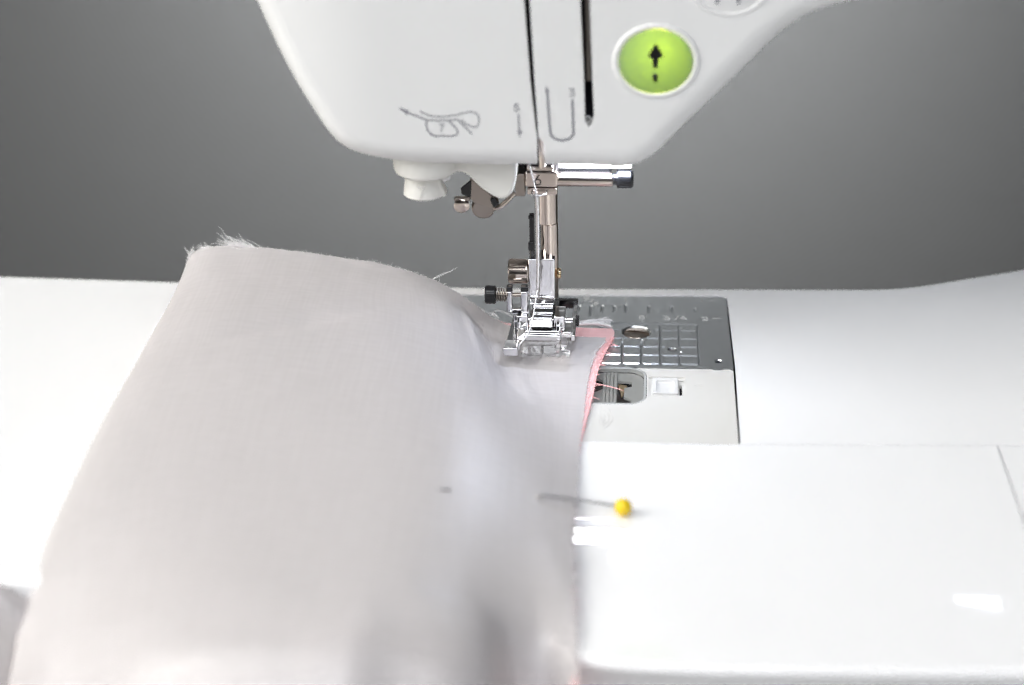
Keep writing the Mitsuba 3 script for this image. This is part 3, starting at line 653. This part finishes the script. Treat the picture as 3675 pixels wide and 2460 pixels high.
# each row: (x, z) from the right edge over the strip, up the slope, over the arch and down on the left
ROWS = [
 [(-29, .9), (-31, 1.0), (-33, 1.4), (-36, 3.4), (-40, 6.6), (-44, 9.4), (-49, 12.2), (-55, 14.6), (-64, 17.0), (-74, 18.8), (-86, 21.0), (-98, 22.8), (-106, 23.2), (-112, 22.4), (-116.2, 19.4), (-118, 14), (-119, 6), (-119, 1)],
 [(-4.5, .9), (-22, .9), (-31, 1.2), (-36, 3.6), (-40, 7.4), (-44, 10.6), (-49, 13.4), (-55, 15.6), (-64, 18.0), (-74, 19.8), (-86, 21.8), (-98, 23.0), (-106, 23.0), (-112, 21.8), (-116.5, 18.6), (-118.4, 13), (-119, 6), (-119, 1)],
 [(-7.0, .9), (-20, .9), (-28.5, 1.0), (-33.5, 3.0), (-37.5, 7.2), (-41, 11.0), (-46, 14.0), (-53, 16.2), (-64, 18.6), (-74, 20.2), (-86, 21.8), (-98, 22.6), (-106, 22.2), (-112, 20.6), (-116.8, 17.2), (-118.8, 12), (-119.4, 6), (-119.4, 1)],
 [(-8.5, .9), (-17, .9), (-24.5, 1.1), (-29.5, 2.8), (-33.5, 6.2), (-37.5, 10.6), (-43, 13.8), (-51, 16.2), (-62, 18.4), (-74, 19.8), (-86, 21.0), (-98, 21.4), (-106, 20.6), (-112, 18.8), (-117.2, 15.4), (-119.4, 11), (-120.2, 5), (-120.2, 1)],
 [(-9.0, .9), (-15, 2.0), (-21, 4.0), (-26.5, 6.4), (-31.5, 9.0), (-36.5, 11.6), (-42, 13.6), (-50, 15.8), (-62, 17.6), (-74, 18.8), (-86, 19.6), (-98, 19.6), (-106, 18.8), (-113, 16.6), (-118.2, 13.2), (-120.6, 9), (-121.4, 4), (-121.4, .8)],
 [(-9.2, 1.2), (-13.5, 2.9), (-18.5, 4.9), (-24, 7.1), (-30, 9.6), (-35.5, 11.8), (-41, 13.4), (-50, 15.0), (-62, 16.4), (-74, 17.2), (-86, 17.6), (-98, 17.2), (-107, 16.0), (-114, 13.8), (-119.6, 10.4), (-122.4, 6.8), (-123.4, 3), (-123.4, .7)],
 [(-9.2, 2.6), (-13, 3.9), (-17.5, 5.4), (-23, 7.2), (-29.5, 9.7), (-35.5, 12.0), (-41.5, 13.6), (-50, 14.2), (-62, 15.2), (-74, 15.6), (-86, 15.6), (-98, 14.8), (-108, 13.2), (-115.5, 10.8), (-121.6, 7.6), (-125, 4.4), (-126.4, 1.4), (-126.6, .6)],
 [(-8.6, 2.8), (-12, 3.8), (-16, 4.8), (-21.5, 6.4), (-28, 8.8), (-34.5, 11.0), (-41.5, 12.8), (-50, 13.2), (-62, 13.6), (-74, 13.6), (-86, 13.0), (-98, 11.6), (-108, 9.6), (-116.5, 6.8), (-123.6, 3.2), (-128, -.6), (-130.4, -4), (-131, -6)],
 [(-7.2, 1.6), (-10.5, 1.2), (-14.5, .8), (-19.5, 3.0), (-26, 7.0), (-33.5, 9.8), (-41.5, 11.6), (-50, 12.0), (-62, 11.8), (-74, 11.2), (-86, 9.8), (-98, 7.4), (-108, 4.6), (-117, 1.0), (-124.6, -3.8), (-130, -9), (-133, -13), (-134, -16)],
 [(-6.6, -.6), (-9.5, -6), (-13, -17), (-17.5, -12), (-24, 5.2), (-32, 8.8), (-41, 9.8), (-50, 10.4), (-62, 9.6), (-74, 8.2), (-86, 6.0), (-98, 2.8), (-108, -.8), (-117, -5.2), (-125, -11), (-131, -17), (-134.6, -22), (-136, -26)],
 [(-6.2, -4), (-9, -15), (-12.5, -32), (-17, -26), (-23, 1), (-31, 6), (-40.5, 6.8), (-50, 7.8), (-62, 6.6), (-74, 4.6), (-86, 1.8), (-98, -2.2), (-108, -6.6), (-117, -11.8), (-125.4, -18.4), (-131.8, -25), (-136, -31), (-138, -36)],
 [(-6.0, -13), (-8.8, -30), (-12.2, -52), (-16.5, -45), (-22, -8), (-30, 0.5), (-40, 1.4), (-50, 3.4), (-62, 2.0), (-74, -.6), (-86, -4.2), (-98, -8.8), (-108, -13.6), (-117, -19.4), (-125.6, -26.6), (-132.2, -34), (-137, -41), (-139, -47)],
]
# towards the camera the arch narrows
for row, dx in zip(ROWS, (-.6, -.2, 0, 0, 0, .2, 2.5, 5.6, 9.0, 11.2, 12.8, 14.0)):
    for k, (x, z) in enumerate(row):
        row[k] = (x + dx * float(np.clip((-70 - x) / 45, 0, 1)), z)
for row, dz in zip(ROWS[7:], (.4, 1.3, 2.6, 4.0, 5.0)):
    for k, (x, z) in enumerate(row):
        row[k] = (x, z + dz * float(np.clip((-20 - x) / 26, 0, 1) * np.clip((108 + x) / 20, 0, 1)))
ROWS.append([(x, z - 9) for x, z in ROWS[-1]])
def row_curve(row, n):
    p = np.array(row, float)
    s = np.r_[0, np.cumsum(np.linalg.norm(np.diff(p, axis=0), axis=1))]
    return p, s / s[-1]
NU, NV = 340, 300
U = np.linspace(0, 1, NU)
grid = np.zeros((len(ROWS), NU, 2))
# all rows share one parameter per control point, so that features run lengthwise along the cloth
knots = np.mean([row_curve(r, NU)[1] for r in ROWS[1:]], axis=0)
for i, r in enumerate(ROWS):
    grid[i] = PchipInterpolator(knots, np.array(r, float))(U)
yy = np.linspace(0, 1, NV)
YV = np.interp(yy, np.linspace(0, 1, len(rows_y)), rows_y)
YV = PchipInterpolator(np.linspace(0, 1, len(rows_y)), rows_y)(yy)
G = PchipInterpolator(rows_y[::-1], grid[::-1], axis=0)(YV)           # NV, NU, 2
Xg, Zg = G[..., 0].copy(), G[..., 1].copy()
Yg = np.repeat(YV[:, None], NU, 1)
# back edge: nearer than the pink edge on the right strip, slightly ragged
edge_y = PchipInterpolator([-150, -60, -36, -31, -20, -12, -4], [-4.0, -4.0, -4.4, -6.2, -9.6, -11.2, -11.6])(np.clip(Xg[0], -150, -4))
blend = np.clip(1 - yy / 0.12, 0, 1)[:, None] ** 1.0
first = Xg[np.searchsorted(yy, 0.10)]
def wrinkle(x, y, seed, sx, sy):
    return meshkit.fbm(np.stack([x / sx, y / sy, np.zeros_like(x)], -1), 3, seed) - 0.5
free = np.clip((-30 - Xg) / 15, 0, 1)
Zg += free * (1.9 * wrinkle(Xg * 0.9 - Yg * 0.45, Yg + Xg * 0.3, 3, 34, 26) + 0.35 * wrinkle(Xg, Yg, 9, 9, 14))
strip = np.clip((Xg + 34) / 10, 0, 1) * np.clip((-38 - Yg) / 25, 0, 1)
Zg += strip * 0.8 * np.clip((-9 - Xg) / 5, 0, 1) * wrinkle(Xg, Yg + Xg * 0.6, 5, 13, 20)
# soft pulls that lead to the pinned place and away from the foot
def crease(x0, y0, x1, y1, amp, w):
    d = np.array([x1 - x0, y1 - y0]); L = np.linalg.norm(d); d = d / L
    s = (Xg - x0) * d[0] + (Yg - y0) * d[1]
    q = -(Xg - x0) * d[1] + (Yg - y0) * d[0]
    return amp * np.exp(-(q / w) ** 2) * np.clip(np.minimum(s / (0.3 * L), (L - s) / (0.5 * L)), 0, 1)
Zg += crease(-42, -12, -30.5, -54, 1.2, 1.6) - crease(-38, -10, -28, -46, 0.5, 2.2) + crease(-30, -20, -20, -60, 0.5, 1.8) + crease(-45, -8, -90, -3, 0.9, 3.0) + crease(-60, -35, -115, -62, -1.1, 4.5) + crease(-55, -75, -112, -90, -0.9, 5.0) + crease(-72, -86, -112, -97, 0.7, 2.0) + crease(-78, -52, -104, -62, 0.6, 2.0)
Zg -= 0.9 * np.exp(-(((Xg + 38.0) / 2.2) ** 2 + ((Yg + 111.8) / 1.3) ** 2))
soft, softx = (gaussian_filter(q, (8, 16), mode='nearest') for q in (Zg, Xg))
wsoft = np.clip((-42 - Yg) / 25, 0, 1) * np.clip((Yg + 150) / 12, 0, 1) * np.clip((-11 - Xg) / 8, 0, 1) * np.clip((Xg + 112) / 8, 0, 1)
Zg, Xg = Zg * (1 - wsoft) + soft * wsoft, Xg * (1 - wsoft) + softx * wsoft
# the cloth lies on the bed and never inside it
edge_in = Polygon(bo).exterior
for i in np.nonzero(YV < -112)[0]:
    for j in range(0, NU):
        if Zg[i, j] < 0.5 and -60 < Xg[i, j] < 0:
            pt = Point(Xg[i, j], Yg[i, j])
            if Polygon(bo).contains(pt):
                d_ = pt.distance(edge_in)
                r_ = Rb * 0.24
                top = 0.45 if d_ > r_ else 0.45 - r_ + math.sqrt(max(r_ * r_ - (r_ - d_) ** 2, 0))
                Zg[i, j] = max(Zg[i, j], top)
vert = np.stack([Xg, Yg, Zg], -1)

def sheet(vv, keep=None):
    """(mesh, uv in millimetres) of a grid of points."""
    nv, nu = vv.shape[:2]
    i, j = np.meshgrid(np.arange(nv - 1), np.arange(nu - 1), indexing='ij')
    a = (i * nu + j).ravel()
    f = np.vstack([np.column_stack([a, a + 1, a + nu + 1]), np.column_stack([a, a + nu + 1, a + nu])])
    du = np.r_[0, np.cumsum(np.linalg.norm(np.diff(vv[nv // 3], axis=0), axis=1))]
    dv = np.r_[0, np.cumsum(np.linalg.norm(np.diff(vv[:, nu // 2], axis=0), axis=1))]
    uv = np.stack(np.broadcast_arrays(du[None, :], dv[:, None]), -1).reshape(-1, 2)
    p = vv.reshape(-1, 3)
    if keep is not None:
        k = keep.reshape(-1)
        f = f[k[f].all(1)]
    m = trimesh.Trimesh(p, f, process=False)
    if np.median(m.face_normals[:, 2]) < 0:
        m = trimesh.Trimesh(p, f[:, ::-1], process=False)
    return m, uv

# the white layer: its back edge recedes towards the right end of the strip
back = PchipInterpolator([-150, -60, -38, -33, -30, -20, -12, -3], [-4.2, -4.2, -4.4, -4.9, -6.2, -9.8, -11.5, -11.9])
def remap_back(vv, backf, keep_to=-34.0):
    """Slides the first rows of the grid so that the sheet's back edge follows backf(x)."""
    out = vv.copy()
    for j in range(vv.shape[1]):
        y0 = float(backf(np.clip(vv[24, j, 0], -149, -3.1)))
        src = vv[:, j, 1]
        s = (src - src[-1]) / (src[0] - src[-1])
        near = np.clip((src - keep_to) / (src[0] - keep_to), 0, 1)
        newy = np.where(src > keep_to, keep_to + near * (y0 - keep_to), src)
        for c in (0, 2):
            out[:, j, c] = np.interp(-newy, -src, vv[:, j, c])
        out[:, j, 1] = newy
    return out
# row 0 of the table only matters on the arch: let the strip there be the same as in the next row
Xs = vert.copy()
strip_cols = U < knots[3]
k1 = int(np.searchsorted(-YV, 12.0))
for j in np.nonzero(strip_cols)[0]:
    Xs[:k1, j, 0] = Xs[k1, j, 0]
    Xs[:k1, j, 2] = np.minimum(Xs[:k1, j, 2], Xs[k1, j, 2])
sm = np.clip((U - knots[1]) / (knots[5] - knots[1]), 0, 1)
base_grid = np.where(strip_cols[None, :, None], Xs, vert)
white = remap_back(base_grid, back)
rag = RNG.normal(0, 0.12, white.shape[1])
white[0, :, 1] += rag
white[:, 0, 0] += RNG.normal(0, 0.10, white.shape[0])
wm, wuv = sheet(white)
WF = thing('white_fabric', 'pale lilac white satin fabric arching over the bed and running under the presser foot', 'fabric')
add(WF + '__cloth', wm, 'white_satin', smooth=True, uv=wuv)

# the pink layer below: wider on the right, then hidden under the white one
ext = PchipInterpolator([-175, -140, -100, -68, -45, -30, -18, -12, -7, -3], [0.2, .3, .35, 1.1, 2.0, 2.4, 4.0, 5.4, 5.9, 5.9])(np.clip(YV, -175, -3.1))
pg = base_grid.copy()
nrm = trimesh.Trimesh(pg.reshape(-1, 3), sheet(pg)[0].faces, process=False).vertex_normals.reshape(pg.shape)
pg -= nrm * 0.42
w = np.clip(1 - U / knots[2], 0, 1)
xr_target = PchipInterpolator([-175, -140, -115, -87, -68, -45, -30, -18.4, -12.3, -8, -4.2], [-6.5, -7.6, -9.6, -9.6, -8.9, -6.9, -5.9, -3.9, -2.6, -2.2, -3.4])(np.clip(YV, -175, -4.2))
pg[:, :, 0] += (xr_target - pg[:, 0, 0])[:, None] * w[None, :]
pback = PchipInterpolator([-150, -60, -38, -33, -20, -3], [-5.0, -5.0, -4.6, -3.6, -4.6, -5.4])
pg = remap_back(pg, pback)
pg[:, -40:, :] -= np.linspace(0, 1, 40)[None, :, None] * np.array([0.25, 0, 0])
pm, puv = sheet(pg)
PK = thing('pink_fabric', 'pink satin fabric showing as a narrow border under the white layer', 'fabric')
add(PK + '__cloth', pm, 'pink_satin', smooth=True, uv=puv)

# frayed edges
def strand(p0, d, L, bend, r=0.11, n=9):
    d = np.array(d, float) / np.linalg.norm(d)
    s = np.linspace(0, 1, n)[:, None]
    return tube(np.array(p0) + d * L * s + np.array(bend) * s ** 2 * L, np.linspace(r, r * 0.6, n), 4, cap=False)
fr = []
for j in range(6, white.shape[1] - 30, 1):                 # short fuzz along the white back edge
    if RNG.random() < 0.75:
        fr.append(strand(white[0, j], (RNG.normal(0, .9), 0.8, RNG.normal(0.25, .4)), RNG.uniform(.3, 1.0), RNG.normal(0, .3, 3), 0.06, 5))
for i in range(10, white.shape[0], 1):                      # and along its right edge
    if RNG.random() < 0.8:
        fr.append(strand(white[i, 0], (0.8, RNG.normal(0, .7), 0.1), RNG.uniform(.3, .9), RNG.normal(0, .3, 3), 0.07, 5))
add(WF + '__edge_fuzz', trimesh.util.concatenate(fr), 'white_yarn', smooth=True, kind='stuff')
fr = []
for k in range(26):                                        # the bundle of loose threads behind the foot
    z0 = RNG.uniform(0.5, 1.2)
    a = RNG.uniform(-5.2, -3.6)
    y1 = RNG.uniform(-5.0, 2.0) if k > 8 else RNG.uniform(-5.2, -4.2)
    ptsf = spline([(-15.5, a, z0), (-12, a + 0.15 * (y1 - a), z0 + .3), (-8, a + .5 * (y1 - a), z0 + .5), (-3.7 + RNG.normal(0, .5), y1, RNG.uniform(.3, 1.3))], 14)
    fr.append(tube(ptsf, 0.2, 5, cap=False))
add(WF + '__loose_thread_bundle', trimesh.util.concatenate(fr), 'white_yarn', smooth=True, kind='stuff')
fr = []
for k in range(48):                                        # loose threads at the far left corner: a flat, matted tuft
    x0 = -97 - RNG.uniform(0, 6.5)
    j = int(np.argmin(np.abs(white[0, :, 0] - x0)))
    p0 = white[0, j] + [0, RNG.normal(0, .5), RNG.uniform(-.5, .1)]
    L = RNG.uniform(3.0, 8.5)
    a = RNG.normal(0.30, .07)
    q = [p0]
    for _ in range(5):
        a += RNG.normal(0, .13)
        q.append(q[-1] + np.array([-math.cos(a), RNG.normal(0, .25), math.sin(a)]) * L / 5)
    fr.append(tube(spline(q, 12), np.linspace(.085, .04, 12), 4, cap=False))
for xa, n_, a0, l0, l1 in ((-111.5, 18, 0.35, 1.0, 2.8), (-116.4, 12, 1.5, 1.2, 3.6)):
    for k in range(n_):
        j = int(np.argmin(np.abs(white[0, :, 0] - xa - RNG.normal(0, .7))))
        p0 = white[0, j] + [0, RNG.normal(0, .5), -.2]
        L, a = RNG.uniform(l0, l1), a0 + RNG.normal(0, .22)
        q = [p0]
        for _ in range(4):
            a += RNG.normal(0, .25)
            q.append(q[-1] + np.array([-math.cos(a), RNG.normal(0, .25), math.sin(a)]) * L / 4)
        fr.append(tube(spline(q, 9), np.linspace(.08, .04, 9), 4, cap=False))
jj = int(np.argmin(np.abs(white[0, :, 0] + 51)))
fr.append(tube(spline([white[0, jj], white[0, jj] + [2.5, .5, 1.0], white[0, jj] + [6.5, 1, 3.0]], 12), 0.07, 4, cap=False))
fr.append(tube(spline([white[0, jj], white[0, jj] + [2.0, .5, 1.1], white[0, jj] + [5.0, 1, 1.9]], 12), 0.06, 4, cap=False))
for p in ([(-35.5, -1, 1.5), (-34, 1.5, 2.2), (-31.5, 1, 1.5), (-29, -3, 1.2)], [(-37, -3, 2.0), (-35.2, -1, 2.4), (-34, -2, 2.0)], [(-36.5, -3.5, 2.0), (-35, -2.2, 2.6), (-33.5, -3, 1.6)], [(-37.5, -3, 2.6), (-36, -1.6, 2.8), (-34.5, -2.6, 1.8)]):
    fr.append(tube(spline(p, 16), 0.12, 4, cap=False))
add(WF + '__loose_threads', trimesh.util.concatenate(fr), 'white_yarn', smooth=True, kind='stuff')
fr = []
for y, L, dy in ((-14.5, 2.6, -.9), (-15.6, 2.2, -.4), (-19.5, 1.8, -.9), (-20.6, 1.2, -.2), (-26.5, 1.8, -1.0), (-27.3, 1.3, -.6), (-33, .8, .3), (-37.5, 8.5, -.45), (-38.5, 1.6, -.5), (-45, 2.3, -.9)):
    i = int(np.argmin(np.abs(pg[:, 0, 1] - y)))
    for _ in range(2):
        fr.append(strand(pg[i, 0], (1, dy + RNG.normal(0, .15), 0.12), L * RNG.uniform(.8, 1.05), (0, 0, -.04), 0.11, 9))
for i in range(20, pg.shape[0]):
    if pg[i, 0, 1] > -75:
        for _ in range(2):
            fr.append(strand(pg[i, 0] + [RNG.uniform(-1.2, 0), 0, .1], (0.9, RNG.normal(-.1, .6), RNG.normal(.25, .2)), RNG.uniform(.3, 1.0), RNG.normal(0, .3, 3), 0.06, 5))
add(PK + '__loose_threads', trimesh.util.concatenate(fr), 'pink_yarn', smooth=True, kind='stuff')

# the end of the cloth that hangs over the front edge and lies on the table at the left
sv = np.linspace(0, 1, 60)
crest = np.array([0, -0.6, 1.6]) + spline([(-150, -132.3, 1.0), (-140, -132.8, .6), (-134.5, -133.2, -.3), (-129, -133.2, -1.3), (-126.5, -133.0, -2.8), (-124, -132.6, -5.2), (-120, -132.0, -10)], 80)
tail = np.zeros((60, 80, 3))
for k, s in enumerate(sv):
    a = s * 2.2
    off = np.array([0.15 * s * 20, -5 * math.sin(min(a, math.pi / 2)), -9 * (1 - math.cos(min(a, math.pi / 2))) - 42 * max(0, a - math.pi / 2)])
    tail[k] = crest + off
tail[..., 2] = np.maximum(tail[..., 2], -71)
tail[..., 2] += 0.5 * wrinkle(tail[..., 0], tail[..., 1], 12, 12, 20) * 1.0
tm, tuv = sheet(tail)
add(WF + '__trailing_end', tm, 'white_satin', smooth=True, uv=tuv, label='loose end of the fabric lying below the bed')

# =================================================================== pin and thread
PN = thing('sewing_pin', 'steel sewing pin with a round yellow head stuck through the fabric edge', 'pin')
hd = np.array([1.4, -100.4, 2.05])
add(PN + '__head', trimesh.creation.icosphere(subdivisions=4, radius=1.95).apply_translation(hd), 'yellow_glass', smooth=True)
def surf_z(x, y):
    d = (white[..., 0] - x) ** 2 + (white[..., 1] - y) ** 2
    return float(white.reshape(-1, 3)[np.argmin(d), 2])
ent = np.array([-15.9, -102.4, 6.0])
ent[2] = max(6.0, surf_z(-15.9, -102.4) + 0.35)
dirp = (ent - hd) / np.linalg.norm(ent - hd)
shaft = [hd + dirp * 1.6 + (ent - hd - dirp * 1.6) * k for k in np.linspace(0, 1, 8)] + [ent + dirp * 1.0 + [0, 0, -.35], ent + dirp * 2.2 + [0, 0, -1.5]]
add(PN + '__shaft', tube(shaft, 0.35, 12), 'pin_steel', smooth=True)
zt = surf_z(-37.2, -111.4)
add(PN + '__tip', tube([(-35.6, -111.0, zt - .5), (-36.6, -111.3, zt + .1), (-38.4, -111.8, zt + .35)], [0.34, .33, .12], 8), 'pin_steel', smooth=True)

SHIFT = LIFT
th = thing('sewing_thread', 'fine white sewing thread running down beside the needle', 'thread')
add(th + '__upper_run', tube(spline([(-23.9, -21.7, 54.5), (-22.8, -21.0, 49.5), (-22.05, -20.0, 44.6), (-21.75, -18.0, 40), (-21.7, -17.0, 31), (-21.85, -16.5, 20), (-21.95, -16.25, 16.9)], 60), 0.2, 6), 'white_yarn', smooth=True)
add(th + '__lower_run', tube(spline([(-21.95, -15.3, 16.8), (-22.3, -16.5, 15.4), (-23.2, -18.0, 9.9), (-23.6, -18.6, 8.2), (-24.4, -20.6, 6.1), (-25.3, -21.9, 5.0), (-26.4, -23.3, 4.2), (-26.7, -24.4, 3.0)], 50), 0.2, 6), 'white_yarn', smooth=True)
SHIFT = np.zeros(3)
